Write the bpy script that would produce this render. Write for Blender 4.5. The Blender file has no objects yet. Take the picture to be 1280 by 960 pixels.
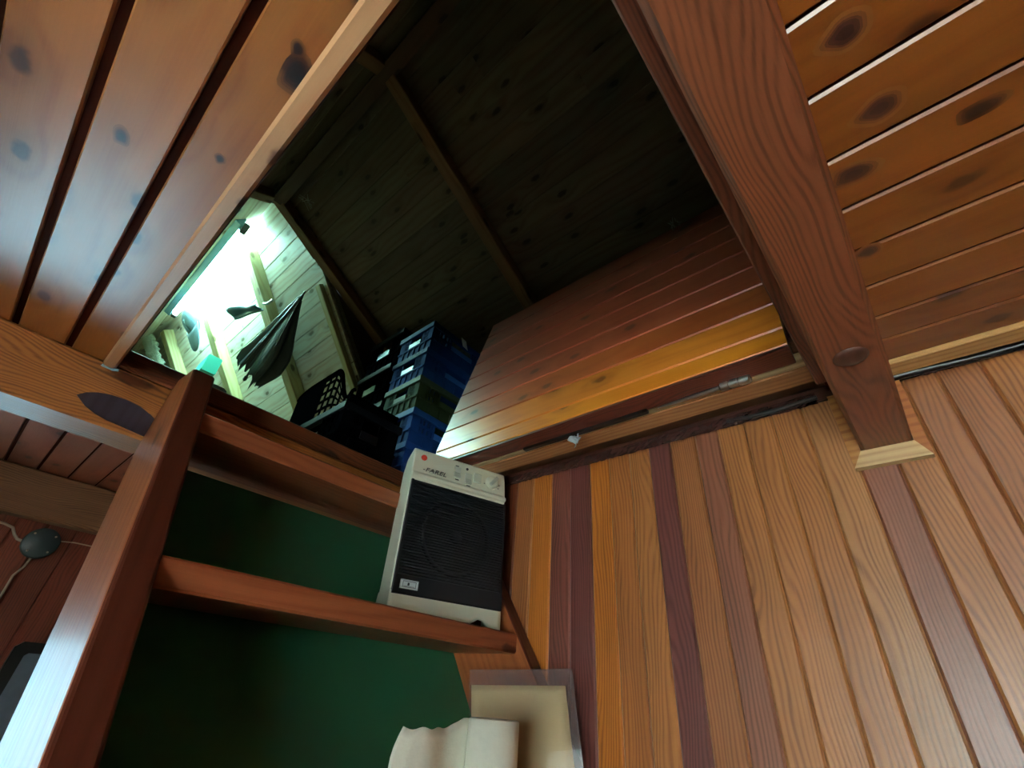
import bpy, math, random
from mathutils import Vector, Matrix
random.seed(7)
C = bpy.context.scene.collection
S = 0.57            # one scene unit below is the height of the ceiling above the eye
EYE = 1.6
def W(p): return Vector((p[0]*S, p[1]*S, p[2]*S+EYE))

# ------------------------------------------------------------------ camera, light, exposure
cam = bpy.data.objects.new('camera', bpy.data.cameras.new('camera')); C.objects.link(cam)
R0 = ((0.64899291, 0.47127976, 0.59724668), (-0.75733744, 0.32544437, 0.56615012), (0.07244453, -0.81974468, 0.5681289))
cam.matrix_world = Matrix(((R0[0][0], -R0[0][1], -R0[0][2], 0), (R0[1][0], -R0[1][1], -R0[1][2], 0), (R0[2][0], -R0[2][1], -R0[2][2], EYE), (0, 0, 0, 1)))
cam.data.sensor_fit = 'HORIZONTAL'; cam.data.sensor_width = 36; cam.data.lens = 36*569.86/1280; cam.data.clip_start = 0.02
bpy.context.scene.camera = cam
sc = bpy.context.scene
sc.view_settings.view_transform = 'Standard'; sc.view_settings.look = 'None'; sc.view_settings.gamma = 1
sc.view_settings.exposure = 0.0; sc.view_settings.use_curve_mapping = False
wld = bpy.data.worlds.new('daylight'); sc.world = wld; wld.use_nodes = True
wld.node_tree.nodes['Background'].inputs[0].default_value = (0.75, 0.9, 1, 1); wld.node_tree.nodes['Background'].inputs[1].default_value = 0.15
def area(name, loc, target, sx, sy, power, col):
    l = bpy.data.lights.new(name, 'AREA'); l.shape = 'RECTANGLE'; l.size = sx*S; l.size_y = sy*S; l.energy = power; l.color = col
    o = bpy.data.objects.new(name, l); C.objects.link(o); o.location = W(loc)
    d = (W(target)-W(loc)).normalized(); o.rotation_euler = d.to_track_quat('-Z', 'Y').to_euler(); return o
area('daylight_far_window', (-0.62, 4.47, -0.87), (-0.62, 3, -0.87), 1.15, 2.05, 23, (0.33, 0.71, 0.91))
area('daylight_side_window', (-2.58, -0.55, -0.45), (0, -0.55, -0.45), 1.75, 1.45, 76.0, (0.88, 1.0, 0.97))
TUBE_POWER = 420.0

# ------------------------------------------------------------------ mesh helpers
def rgb(h):
    c = [int(h[i:i+2], 16)/255 for i in (0, 2, 4)]
    return tuple(x/12.92 if x <= 0.04045 else ((x+0.055)/1.055)**2.4 for x in c)
class MB:
    def __init__(s): s.v=[]; s.f=[]; s.uv=[]; s.t=[]; s.m=[]; s.sm=[]
    def add(s, vs, fs, uvs=None, tint=(1,1,1), mat=0, smooth=False):
        b=len(s.v); s.v += [Vector(v) for v in vs]
        for i,f in enumerate(fs):
            s.f.append([b+k for k in f]); s.t.append(tint); s.m.append(mat); s.sm.append(smooth)
            s.uv.append(uvs[i] if uvs else [(0.37*vs[k][0]+0.2*vs[k][1], 0.61*vs[k][2]+0.3*vs[k][1]) for k in f])
    def prism(s, O, U, V, N, prof, u0, u1, tint=(1,1,1), seed=None, mat=0, smooth=False):
        """extrude profile [(v,n)] along U from u0 to u1 (coordinates in scene units)"""
        O=Vector(O);U=Vector(U);V=Vector(V);N=Vector(N); n=len(prof); sd=random.random()*50 if seed is None else seed
        vs=[O+U*u0+V*a+N*b for a,b in prof]+[O+U*u1+V*a+N*b for a,b in prof]
        per=[0]
        for i in range(n): a=prof[i]; b=prof[(i+1)%n]; per.append(per[-1]+math.hypot(a[0]-b[0],a[1]-b[1]))
        fs=[];uv=[]
        for i in range(n):
            j=(i+1)%n; fs.append([i,j,n+j,n+i])
            uv.append([(u0*S+sd,per[i]*S+sd*1.7),(u0*S+sd,per[i+1]*S+sd*1.7),(u1*S+sd,per[i+1]*S+sd*1.7),(u1*S+sd,per[i]*S+sd*1.7)])
        fs.append(list(range(n))[::-1]); uv.append([(prof[k][1]*S*.2+sd,prof[k][0]*S+sd) for k in range(n)][::-1])
        fs.append([n+k for k in range(n)]); uv.append([(prof[k][1]*S*.2+sd,prof[k][0]*S+sd) for k in range(n)])
        s.add(vs,fs,uv,tint,mat,smooth)
    def box(s, x0,x1,y0,y1,z0,z1, axis='y', ch=0.0, **k):
        ax={'x':((1,0,0),(0,1,0),(0,0,1)),'y':((0,1,0),(0,0,1),(1,0,0)),'z':((0,0,1),(1,0,0),(0,1,0))}[axis]
        r={'x':((x0,x1),(y0,y1),(z0,z1)),'y':((y0,y1),(z0,z1),(x0,x1)),'z':((z0,z1),(x0,x1),(y0,y1))}[axis]
        s.prism((0,0,0),*ax,rect(r[1][0],r[1][1],r[2][0],r[2][1],ch),r[0][0],r[0][1],**k)
    def fbox(s, O,U,V,N,u0,u1,v0,v1,n0,n1,ch=0.0,**k): s.prism(O,U,V,N,rect(v0,v1,n0,n1,ch),u0,u1,**k)
    def tube(s, pts, r, n=10, cap=True, smooth=True, tint=(1,1,1)):
        pts=[Vector(p) for p in pts]; rs=r if isinstance(r,(list,tuple)) else [r]*len(pts)
        vs=[];fs=[]; prev=None
        for i,p in enumerate(pts):
            t=(pts[min(i+1,len(pts)-1)]-pts[max(i-1,0)]).normalized()
            a=(prev if prev else (Vector((0,0,1)) if abs(t.z)<.9 else Vector((1,0,0)))); a=(a-t*a.dot(t)).normalized(); prev=a; b=t.cross(a)
            for k in range(n): th=2*math.pi*k/n; vs.append(p+(a*math.cos(th)+b*math.sin(th))*rs[i])
        for i in range(len(pts)-1):
            for k in range(n): j=(k+1)%n; fs.append([i*n+k,i*n+j,(i+1)*n+j,(i+1)*n+k])
        s.add(vs,fs,smooth=smooth,tint=tint)
        if cap: s.add([vs[k] for k in range(n)],[list(range(n))[::-1]],tint=tint); s.add([vs[-n+k] for k in range(n)],[list(range(n))],tint=tint)
    def lathe(s, O, A, X, prof, n=24, smooth=True, tint=(1,1,1), caps=True):
        O=Vector(O);A=Vector(A).normalized();X=Vector(X);X=(X-A*X.dot(A)).normalized();Y=A.cross(X)
        vs=[O+A*h+(X*math.cos(2*math.pi*k/n)+Y*math.sin(2*math.pi*k/n))*r for r,h in prof for k in range(n)]
        fs=[[i*n+k,i*n+(k+1)%n,(i+1)*n+(k+1)%n,(i+1)*n+k] for i in range(len(prof)-1) for k in range(n)]
        s.add(vs,fs,smooth=smooth,tint=tint)
        if caps:
            s.add(vs[:n],[list(range(n))[::-1]],tint=tint); s.add(vs[-n:],[list(range(n))],tint=tint)
    def grid(s, P, nu, nv, thick=0.0, tint=(1,1,1), smooth=True):
        """P(i/nu, j/nv) -> point ; optional thickness along local normal"""
        vs=[Vector(P(i/nu,j/nv)) for i in range(nu+1) for j in range(nv+1)]
        q=[[i*(nv+1)+j,(i+1)*(nv+1)+j,(i+1)*(nv+1)+j+1,i*(nv+1)+j+1] for i in range(nu) for j in range(nv)]
        uv=[[( (k//(nv+1))/nu,(k%(nv+1))/nv) for k in f] for f in q]
        if thick:
            nr=[Vector((0,0,0)) for _ in vs]
            for f in q:
                nn=(vs[f[1]]-vs[f[0]]).cross(vs[f[3]]-vs[f[0]])
                for k in f: nr[k]+=nn
            off=len(vs); vs=vs+[v-n.normalized()*thick for v,n in zip(vs,nr)]
            fs=q+[[k+off for k in f][::-1] for f in q]; uv=uv+[u[::-1] for u in uv]
            rim=[i*(nv+1) for i in range(nu+1)]+[nu*(nv+1)+j for j in range(1,nv+1)]+[i*(nv+1)+nv for i in range(nu-1,-1,-1)]+[j for j in range(nv-1,0,-1)]
            for a,b in zip(rim,rim[1:]+rim[:1]): fs.append([a,a+off,b+off,b][::-1]); uv.append([(0,0)]*4)
            s.add(vs,fs,uv,tint,smooth=smooth)
        else: s.add(vs,q,uv,tint,smooth=smooth)
def rect(v0,v1,n0,n1,ch=0.0):
    if not ch: return [(v0,n0),(v1,n0),(v1,n1),(v0,n1)]
    return [(v0+ch,n0),(v1-ch,n0),(v1,n0+ch),(v1,n1-ch),(v1-ch,n1),(v0+ch,n1),(v0,n1-ch),(v0,n0+ch)]
def build(name, mb, mat, parent=None, org=None):
    """link mb as ONE mesh object; origin at bottom centre (or at org)"""
    vs=[W(v) for v in mb.v]
    if org is not None: o=W(org)
    else:
        lo=[min(v[i] for v in vs) for i in range(3)]; hi=[max(v[i] for v in vs) for i in range(3)]
        o=Vector(((lo[0]+hi[0])/2,(lo[1]+hi[1])/2,lo[2]))
    me=bpy.data.meshes.new(name); me.from_pydata([v-o for v in vs],[],mb.f)
    mats=mat if isinstance(mat,(list,tuple)) else [mat]
    for m in mats: me.materials.append(m)
    me.uv_layers.new(name='UVMap'); me.color_attributes.new('tint','FLOAT_COLOR','CORNER')
    ul=me.uv_layers['UVMap']; ca=me.color_attributes['tint']
    li=0
    for p in me.polygons:
        p.material_index=mb.m[p.index]; p.use_smooth=mb.sm[p.index]
        for k in range(p.loop_total):
            ul.data[li].uv=mb.uv[p.index][k]; ca.data[li].color=(*mb.t[p.index],1); li+=1
    me.validate(); me.update()
    ob=bpy.data.objects.new(name,me); C.objects.link(ob)
    import bmesh
    bm=bmesh.new(); bm.from_mesh(me); bmesh.ops.recalc_face_normals(bm,faces=bm.faces); bm.to_mesh(me); bm.free()
    if not parent: ob.location=o
    else:
        ob.parent=parent
        # parents are never rotated, so a plain offset is enough
        po=Vector((0,0,0)); q=parent
        while q: po+=q.location; q=q.parent
        ob.location=o-po
    return ob
def tag(o, label, cat, group=None):
    o['label']=label; o['category']=cat
    if group: o['group']=group
    return o
def thing(name, label, cat, org, group=None):
    o=bpy.data.objects.new(name,None); o.empty_display_size=.05; C.objects.link(o); o.location=W(org); return tag(o,label,cat,group)
def struct(name, mb, mat):
    o=build(name,mb,mat); o['kind']='structure'; return o

# ------------------------------------------------------------------ materials
def mat_new(n):
    m=bpy.data.materials.new(n); m.use_nodes=True; nt=m.node_tree; b=nt.nodes['Principled BSDF']; return m,nt,b
def plain(n, col, rough=.5, metal=0., spec=.5, coat=0., noise=0., nscale=40, bump=0., alpha=1., trans=0.):
    m,nt,b=mat_new(n); c=rgb(col)
    b.inputs['Base Color'].default_value=(*c,1); b.inputs['Roughness'].default_value=rough; b.inputs['Metallic'].default_value=metal
    b.inputs['Specular IOR Level'].default_value=spec; b.inputs['Coat Weight'].default_value=coat; b.inputs['Alpha'].default_value=alpha; b.inputs['Transmission Weight'].default_value=trans
    if noise or bump:
        tc=nt.nodes.new('ShaderNodeTexCoord'); nz=nt.nodes.new('ShaderNodeTexNoise'); nz.inputs['Scale'].default_value=nscale; nz.inputs['Detail'].default_value=5
        nt.links.new(tc.outputs['Object'],nz.inputs['Vector'])
        if noise:
            mx=nt.nodes.new('ShaderNodeMixRGB'); mx.inputs[1].default_value=(*[x*(1-noise) for x in c],1); mx.inputs[2].default_value=(*[min(1,x*(1+noise)) for x in c],1)
            nt.links.new(nz.outputs['Fac'],mx.inputs[0]); nt.links.new(mx.outputs[0],b.inputs['Base Color'])
        if bump:
            bp=nt.nodes.new('ShaderNodeBump'); bp.inputs['Strength'].default_value=bump; bp.inputs['Distance'].default_value=.01
            nt.links.new(nz.outputs['Fac'],bp.inputs['Height']); nt.links.new(bp.outputs[0],b.inputs['Normal'])
    return m
def wood(n, rough=.4, coat=.25, K=260, A=22, ring=.35, fine=.25, knots=.72, kscale=(3.2,9.), blotch=.3, bump=.12, dark=(.30,.20,.17), coatr=.2, spec=.4):
    """grain along u; tint comes from the board's own colour attribute"""
    m,nt,b=mat_new(n); N=nt.nodes.new; L=nt.links.new
    def math_(op,a,bb=None,c=None):
        x=N('ShaderNodeMath'); x.operation=op
        for i,v in enumerate((a,bb,c)):
            if v is None: continue
            if hasattr(v,'links') or hasattr(v,'is_linked'): L(v,x.inputs[i])
            else: x.inputs[i].default_value=v
        return x.outputs[0]
    uv=N('ShaderNodeUVMap'); uv.uv_map='UVMap'; sp=N('ShaderNodeSeparateXYZ'); L(uv.outputs[0],sp.inputs[0]); u,v=sp.outputs[0],sp.outputs[1]
    def vec(su,sv):
        c=N('ShaderNodeCombineXYZ'); L(math_('MULTIPLY',u,su),c.inputs[0]); L(math_('MULTIPLY',v,sv),c.inputs[1]); return c.outputs[0]
    def noise(su,sv,det=2.,ro=.5):
        z=N('ShaderNodeTexNoise'); z.noise_dimensions='2D'; z.inputs['Scale'].default_value=1; z.inputs['Detail'].default_value=det; z.inputs['Roughness'].default_value=ro; L(vec(su,sv),z.inputs['Vector']); return z.outputs['Fac']
    vo=N('ShaderNodeTexVoronoi'); vo.voronoi_dimensions='2D'; vo.inputs['Scale'].default_value=1; L(vec(*kscale),vo.inputs['Vector'])
    rs=N('ShaderNodeSeparateColor'); L(vo.outputs['Color'],rs.inputs[0])
    on=math_('GREATER_THAN',rs.outputs[0],knots); d=vo.outputs['Distance']
    wob=math_('MULTIPLY',math_('SUBTRACT',noise(40,40,2),.5),.09); dd=math_('ADD',d,wob)
    def sstep(x,a,bb):
        r=N('ShaderNodeMapRange'); r.interpolation_type='SMOOTHSTEP'; L(x,r.inputs[0]); r.inputs[1].default_value=a; r.inputs[2].default_value=bb; r.inputs[3].default_value=1; r.inputs[4].default_value=0; return r.outputs[0]
    knot=math_('MULTIPLY',sstep(dd,.05,.13),on); halo=math_('MULTIPLY',sstep(d,.05,.42),on)
    warp=noise(1.6,7,2.5); ph=math_('MULTIPLY_ADD',v,K,math_('MULTIPLY_ADD',warp,A,math_('MULTIPLY',halo,5.)))
    sn=math_('POWER',math_('MULTIPLY_ADD',math_('SINE',ph),.5,.5),1.8)
    sn=math_('MULTIPLY',sn,math_('MULTIPLY_ADD',noise(1.4,95,3,.6),2.4,-.35))
    sn=math_('MINIMUM',math_('MAXIMUM',sn,0.),1.)
    f=noise(9,420,3,.65); bl=noise(2.3,13,3)
    bri=math_('ADD',1.0+fine*.5,math_('MULTIPLY',f,-fine)); bri=math_('SUBTRACT',bri,math_('MULTIPLY',sn,ring)); bri=math_('ADD',bri,math_('MULTIPLY_ADD',bl,blotch*2,-blotch)); bri=math_('SUBTRACT',bri,math_('MULTIPLY',halo,.22))
    at=N('ShaderNodeAttribute'); at.attribute_name='tint'
    mul=N('ShaderNodeVectorMath'); mul.operation='SCALE'; L(at.outputs['Color'],mul.inputs[0]); L(math_('MAXIMUM',bri,.12),mul.inputs['Scale'])
    # growth rings are redder than the wood between them
    rd=N('ShaderNodeMixRGB'); rd.blend_type='MULTIPLY'; L(math_('MULTIPLY',sn,.8),rd.inputs[0]); L(mul.outputs[0],rd.inputs[1]); rd.inputs[2].default_value=(.95,.80,.72,1)
    kd=N('ShaderNodeMixRGB'); kd.blend_type='MULTIPLY'; L(knot,kd.inputs[0]); L(rd.outputs[0],kd.inputs[1]); kd.inputs[2].default_value=(*dark,1)
    L(kd.outputs[0],b.inputs['Base Color'])
    L(math_('MULTIPLY_ADD',f,.18,rough-.09),b.inputs['Roughness']); b.inputs['Coat Weight'].default_value=coat; b.inputs['Coat Roughness'].default_value=coatr; b.inputs['Specular IOR Level'].default_value=spec
    bp=N('ShaderNodeBump'); bp.inputs['Strength'].default_value=bump; bp.inputs['Distance'].default_value=.004
    L(math_('MULTIPLY_ADD',sn,-.5,math_('MULTIPLY_ADD',f,.6,math_('MULTIPLY',knot,-.6))),bp.inputs['Height']); L(bp.outputs[0],b.inputs['Normal'])
    return m
M={}
M['ceil']=wood('varnished pine ceiling',rough=.38,coat=.5,coatr=.28,K=90,A=26,ring=.10,fine=.14,knots=.34,kscale=(5.2,9.5),blotch=.25,bump=.05)
M['wall']=wood('varnished wall plank',rough=.42,coat=.3,coatr=.3,K=760,A=80,ring=.38,fine=.25,knots=.93,kscale=(2.2,14),blotch=.28,bump=.10)
M['beam']=wood('stained beam',rough=.5,coat=.18,coatr=.3,K=900,A=120,ring=.42,fine=.22,knots=.86,kscale=(2.2,7),blotch=.25,bump=.14)
M['ladder']=wood('worn ladder timber',rough=.40,coat=.10,coatr=.2,spec=.3,K=260,A=26,ring=.15,fine=.22,knots=.9,blotch=.3,bump=.08)
M['attic']=wood('raw attic board',rough=.6,coat=0,K=160,A=20,ring=.14,fine=.2,knots=.45,kscale=(4.5,10),blotch=.28,bump=.08,dark=(.28,.22,.18))
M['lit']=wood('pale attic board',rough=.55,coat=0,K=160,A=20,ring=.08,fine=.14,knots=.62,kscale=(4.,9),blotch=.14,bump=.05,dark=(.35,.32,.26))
M['groove']=wood('bare dark groove wood',rough=.85,coat=0,K=300,ring=.1,knots=1.1,spec=.05)
M['trim']=wood('raw trim wood',rough=.6,coat=.05,K=420,A=20,ring=.25,fine=.3,knots=.93,blotch=.2)
M['green']=plain('green painted sheet','2c6646',.42,noise=.25,nscale=5,bump=.05)
M['cream']=plain('cream plastic','eaf0da',.38,noise=.05,nscale=9,bump=.02)
M['cream_dim']=plain('translucent cream plastic','c9d3c2',.3)
M['black']=plain('black plastic','14181c',.38,noise=.2,nscale=20)
M['blackhole']=plain('black void','040506',.8)
M['red']=plain('red badge','c8402f',.4)
M['ink']=plain('dark print','2a2f33',.5)
M['sticker']=plain('silver white sticker','d8e2e2',.35)
M['paper']=plain('soft tissue paper','e6e9da',.9,noise=.04,nscale=60,bump=.12)
M['oldpaper']=plain('yellowed paper','cfbb8a',.75,noise=.10,nscale=7)
M['crate_blue']=plain('blue crate plastic','15396e',.7,spec=.05,noise=.15,nscale=14)
M['crate_olive']=plain('olive crate plastic','303d26',.7,spec=.05,noise=.15,nscale=14)
M['crate_black']=plain('black crate plastic','060709',.9,spec=.0,noise=.15,nscale=14)
M['rim_blue']=plain('blue crate rim','17407c',.5,spec=.10)
M['rim_olive']=plain('olive crate rim','36442a',.5,spec=.10)
M['rim_black']=plain('black crate rim','0b0d11',.5,spec=.08)
M['handle_lit_blue']=plain('lit-toned blue handle plastic','2a63a6',.3,spec=.4)  # brighter than the crate: lamplight on the handles put into the colour
M['handle_lit_black']=plain('lit-toned black handle plastic','10141a',.3,spec=.3)  # lighter than the black crate, lit handle tone painted in
M['steel']=plain('bright steel','b9bfbd',.28,metal=1)
M['lamp_body']=plain('blue grey lamp housing','5f8fa8',.4)
M['umbrella']=plain('dark blue umbrella cloth','16242c',.55,noise=.3,nscale=20)
M['cap']=plain('pale blue cap cloth','86a9bb',.85,noise=.06,nscale=80,bump=.1)
M['bag']=plain('dark teal plastic','2b5868',.35,noise=.2,nscale=30)
M['teal']=plain('teal lid','39b9a4',.5)
M['greybox']=plain('grey blue tub','7f9599',.55)
M['fluff']=plain('glass wool','cfdccb',.95,noise=.2,nscale=90,bump=.8)
M['grey_cover']=plain('grey plastic cover','3a4a4a',.5)
M['cable_white']=plain('off white cable','c9b5a0',.5)
M['cable_black']=plain('black cable sheath','101114',.35)
M['film']=plain('varnish soaked plastic film','3a2420',.12,coat=.6,noise=.5,nscale=30,bump=.6)
M['rag']=plain('pale plastic scrap','c4d7e2',.35)
M['mirror_frame']=plain('near black frame','120f0f',.4)
M['grey_panel']=plain('grey glass panel','6c7681',.25,noise=.15,nscale=30)
M['silk']=plain('grey cobweb','9aa096',.9)
M['whitewash']=plain('white window paint','d9e0df',.5)
M['concrete']=plain('outer board','5b4636',.8)
m,nt,b=mat_new('lamp glow'); b.inputs['Base Color'].default_value=(.9,1,.95,1); b.inputs['Emission Color'].default_value=(.47,1.0,.90,1); b.inputs['Emission Strength'].default_value=TUBE_POWER; M['glow']=m
m,nt,b=mat_new('window glass'); b.inputs['Roughness'].default_value=.0; b.inputs['Transmission Weight'].default_value=1; b.inputs['IOR'].default_value=1.01; b.inputs['Base Color'].default_value=(.97,1,1,1); M['glass']=m
m,nt,b=mat_new('clear sleeve plastic'); b.inputs['Roughness'].default_value=.15; b.inputs['Base Color'].default_value=(.30,.24,.24,1); b.inputs['Alpha'].default_value=.22; b.inputs['Coat Weight'].default_value=.5; M['sleeve']=m

def jit(c,a=.12):
    k=1+random.uniform(-a,a); return tuple(max(0,x*k*(1+random.uniform(-a*.3,a*.3))) for x in c)
def boards(mb, O, U, V, N, edges, u0, u1, t=.02, ch=.008, gap=.0, tints=None, base=None, var=.12, split=None, back=True):
    """boards side by side: grain along U, face towards N, edges = list of v"""
    for i,(a,bb) in enumerate(zip(edges[:-1],edges[1:])):
        a,bb=min(a,bb)+gap/2,max(a,bb)-gap/2
        c=tints[i] if tints else jit(base,var)
        prof=[(a,-t),(bb,-t),(bb,-ch),(bb-ch,0),(a+ch,0),(a,-ch)]
        cuts=[u0]+([split(i)] if split else [])+[u1]
        for p,q in zip(cuts[:-1],cuts[1:]): mb.prism(O,U,V,N,prof,p,q,tint=c if len(cuts)==2 else jit(c,.06))
    if back:
        lo,hi=min(edges),max(edges); mb.fbox(O,U,V,N,u0,u1,lo,hi,-t-.02,-t+.004,tint=tuple(x*.55 for x in (base or tints[0])))
def frange(a,b,s):
    o=[a]
    while (s>0 and o[-1]+s*.6<b) or (s<0 and o[-1]+s*.6>b): o.append(o[-1]+s)
    return o

# ------------------------------------------------------------------ the room shell
FL=-EYE/S
XL,XR,YB,YF=-2.4,1.78,-3.0,4.28
mb=MB(); boards(mb,(0,0,FL),(0,1,0),(1,0,0),(0,0,1),frange(XL-.1,XR+.1,.2),YB-.1,YF+.1,base=rgb('a58a6a'),ch=.003); struct('floor',mb,M['ceil'])

# right wall: narrow vertical planks of many colours
tones={'o':'bf7028','O':'c87a2e','p':'80483c','P':'74403a','t':'ae6a36','T':'b2723e','m':'925a42','r':'743a20','k':'a4663a','y':'b07848'}
ed=[1.463,1.344,1.232,1.114,1.009,.902,.802,.702,.589,.494,.391,.284,.18,.072,-.027,-.128,-.218,-.325]
seq='opPotTPkmTTTymTkk'
Ys=[y for y in frange(1.463,YF,.112)][::-1]; seq0=''.join(random.choice('rmkrk') for _ in Ys[1:])
Ye=frange(-.325,YB,-.108); seq1=''.join(random.choice('tTkmyt') for _ in Ye[1:])
edges=Ys+ed[1:]+Ye[1:]; allseq=seq0+seq+seq1
mb=MB(); boards(mb,(XR,0,0),(0,0,1),(0,1,0),(-1,0,0),edges,FL,.985,ch=.007,tints=[tuple(.70*x for x in rgb(tones[c])) for c in allseq])
mb.box(XR+.02,XR+.16,YB-.1,YF+.1,FL,1.085,axis='y',tint=rgb('4a2a1c'))
struct('wall_right',mb,M['wall'])
# wall plate under the floor of the attic
mb=MB(); mb.box(XR-.012,XR+.02,YB,YF,.985,1.085,axis='y',tint=rgb('4a2418')); struct('trim_1',mb,M['beam'])
# far wall with window
wx0,wx1,wz0,wz1=-1.2,-.05,-1.9,.16
def wallY(mb,y,face,x0,x1,z0,z1,step,base):
    N=(0,face,0); boards(mb,(0,y,0),(0,0,1),(1,0,0),N,frange(x0,x1,step),z0,z1,base=base,var=.15,ch=.01)
mb=MB(); bw=rgb('8a4630')
for a,b_,c,d in ((XL,wx0,FL,1.0),(wx1,XR,FL,1.0),(wx0,wx1,FL,wz0),(wx0,wx1,wz1,1.0)): wallY(mb,YF,-1,a,b_,c,d,(b_-a)/max(1,round((b_-a)/.15)),bw)
struct('wall_far',mb,M['wall'])
mb=MB()
for a,b_,c,d in ((XL,.0,FL,1.0),(.0,XR,FL,1.0)): wallY(mb,YB,1,a,b_,c,d,.14,rgb('a06a40'))
struct('wall_back',mb,M['wall'])
ly0,ly1,lz0,lz1=-1.4,.3,-1.2,.3
mb=MB()
for a,b_,c,d in ((YB,ly0,FL,1.0),(ly1,YF,FL,1.0),(ly0,ly1,FL,lz0),(ly0,ly1,lz1,1.0)):
    boards(mb,(XL,0,0),(0,0,1),(0,1,0),(1,0,0),frange(a,b_,(b_-a)/max(1,round((b_-a)/.15))),c,d,base=rgb('9a6038'),var=.15,ch=.01)
struct('wall_left',mb,M['wall'])
def window(name,axis,pos,inward,a0,a1,z0,z1):
    fr=MB(); t=.05; m=(a0+a1)/2
    for (p,q,c,d) in ((a0,a0+t,z0,z1),(a1-t,a1,z0,z1),(a0,a1,z0,z0+t),(a0,a1,z1-t,z1),(m-t/3,m+t/3,z0,z1)):
        l,h=sorted((pos+inward*.02,pos-inward*.1))
        if axis=='y': fr.box(p,q,l,h,c,d,axis='z' if d-c>q-p else 'x',ch=.006,tint=rgb('7a4a30'))
        else: fr.box(l,h,p,q,c,d,axis='z' if d-c>q-p else 'y',ch=.006,tint=rgb('7a4a30'))
    f=struct(name,fr,M['trim']); g=MB(); l,h=sorted((pos-inward*.04,pos-inward*.05))
    if axis=='y': g.box(a0,a1,l,h,z0,z1)
    else: g.box(l,h,a0,a1,z0,z1)
    build('pane',g,M['glass'],f)
window('window_1','y',YF,-1,wx0,wx1,wz0,wz1); window('window_2','x',XL,1,ly0,ly1,lz0,lz1)

# ceiling boards (underside of the attic floor), round the open hatchway
OX,OY0,OY1=.03,.076,2.24
cl=[.03-.161*i for i in range(16)]; cr=[.03,.19,.345,.497,.647,.806,.955,1.104,1.258,1.406,1.53,1.66]
lt=['945826','9a5e2e','94592b','8c5226']
mb=MB(); mb_back=rgb('5a2c18')
boards(mb,(0,0,1.0),(0,1,0),(1,0,0),(0,0,-1),cl,YB,2.35,gap=.022,ch=.004,tints=[rgb(lt[i%4]) for i in range(15)],back=False)
boards(mb,(0,0,1.0),(0,1,0),(1,0,0),(0,0,-1),cl,2.35,YF,gap=.016,ch=.004,base=rgb('a5553a'),back=False)
boards(mb,(0,0,1.0),(0,1,0),(1,0,0),(0,0,-1),cr,YB,OY0,gap=.006,ch=.0055,base=rgb('7c4414'),var=.12,back=False)
boards(mb,(0,0,1.0),(0,1,0),(1,0,0),(0,0,-1),cr+[1.78],2.30,YF,gap=.012,ch=.004,base=rgb('a5553a'),back=False)
for x0,x1,y0,y1 in ((XL,OX,YB,YF),(OX,XR,YB,OY0),(OX,XR,2.26,YF)): mb.box(x0,x1,y0,y1,1.018,1.04,axis='y',tint=rgb('4b2214'),mat=1)
def wood_knot(x,y,rx,ry,seed):
    q=random.Random(seed); n=18; ph=q.random()*6
    vs=[(x+rx*math.cos(2*math.pi*i/n)*(1+.16*math.sin(2*2*math.pi*i/n+ph)),y+ry*math.sin(2*math.pi*i/n)*(1+.12*math.cos(3*2*math.pi*i/n+ph)),.9994) for i in range(n)]
    c=Vector((x,y,.9994)); dz=Vector((0,0,-.00015))
    for k,t in ((1.9,'7a4a22'),(1.5,'6a3c1e'),(1.2,'50291a'),(1.0,'3a1c16'),(.6,'2c1512')):
        mb.add([c+(Vector(v)-c)*k+dz*(2-k)*6 for v in vs],[list(range(n))],tint=rgb(t))
for i,(x,y,rx,ry) in enumerate(((.017-.045,.649,.016,.026),(-.047,.60,.007,.010),(-.226,1.09,.010,.016),(.744,-.215,.016,.026),(.565,-.19,.016,.024),(.865,-.15,.018,.028),(.86,-.36,.012,.022),(1.12,-.14,.012,.018),(-.055,.96,.006,.009))): wood_knot(x,y,rx,ry,i)
struct('ceiling',mb,[M['ceil'],M['groove']])
mb=MB()
for x0,x1,y0,y1 in ((-2.2,OX,YB,7.8),(OX,2.6,YB,OY0),(OX,2.6,2.26,7.8),(1.5,2.6,OY0,2.26)): mb.box(x0,x1,y0,y1,1.04,1.085,axis='y',tint=rgb('6b4a30'))
struct('attic_floor',mb,M['attic'])
# light trim strip along the left edge of the hatchway, with a dark reveal behind it
mb=MB(); mb.box(-.014,.032,-.08,2.232,.975,1.0,axis='y',ch=.008,tint=rgb('b98a62')); struct('trim_2',mb,M['ceil'])
mb=MB(); mb.box(.012,.036,OY0,2.24,1.0,1.15,axis='y',tint=rgb('4a2a1c')); struct('trim_3',mb,M['beam'])
mb=MB(); mb.box(.036,1.5,2.238,2.27,1.0,1.086,axis='x',ch=.006,tint=rgb('6b3820')); struct('trim_4',mb,M['beam'])
# tan strip at the top of the right wall, this side of the beam
mb=MB(); mb.box(1.655,1.735,YB,-.09,.985,1.02,axis='y',ch=.004,tint=rgb('b58a55')); struct('trim_5',mb,M['trim'])

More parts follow.
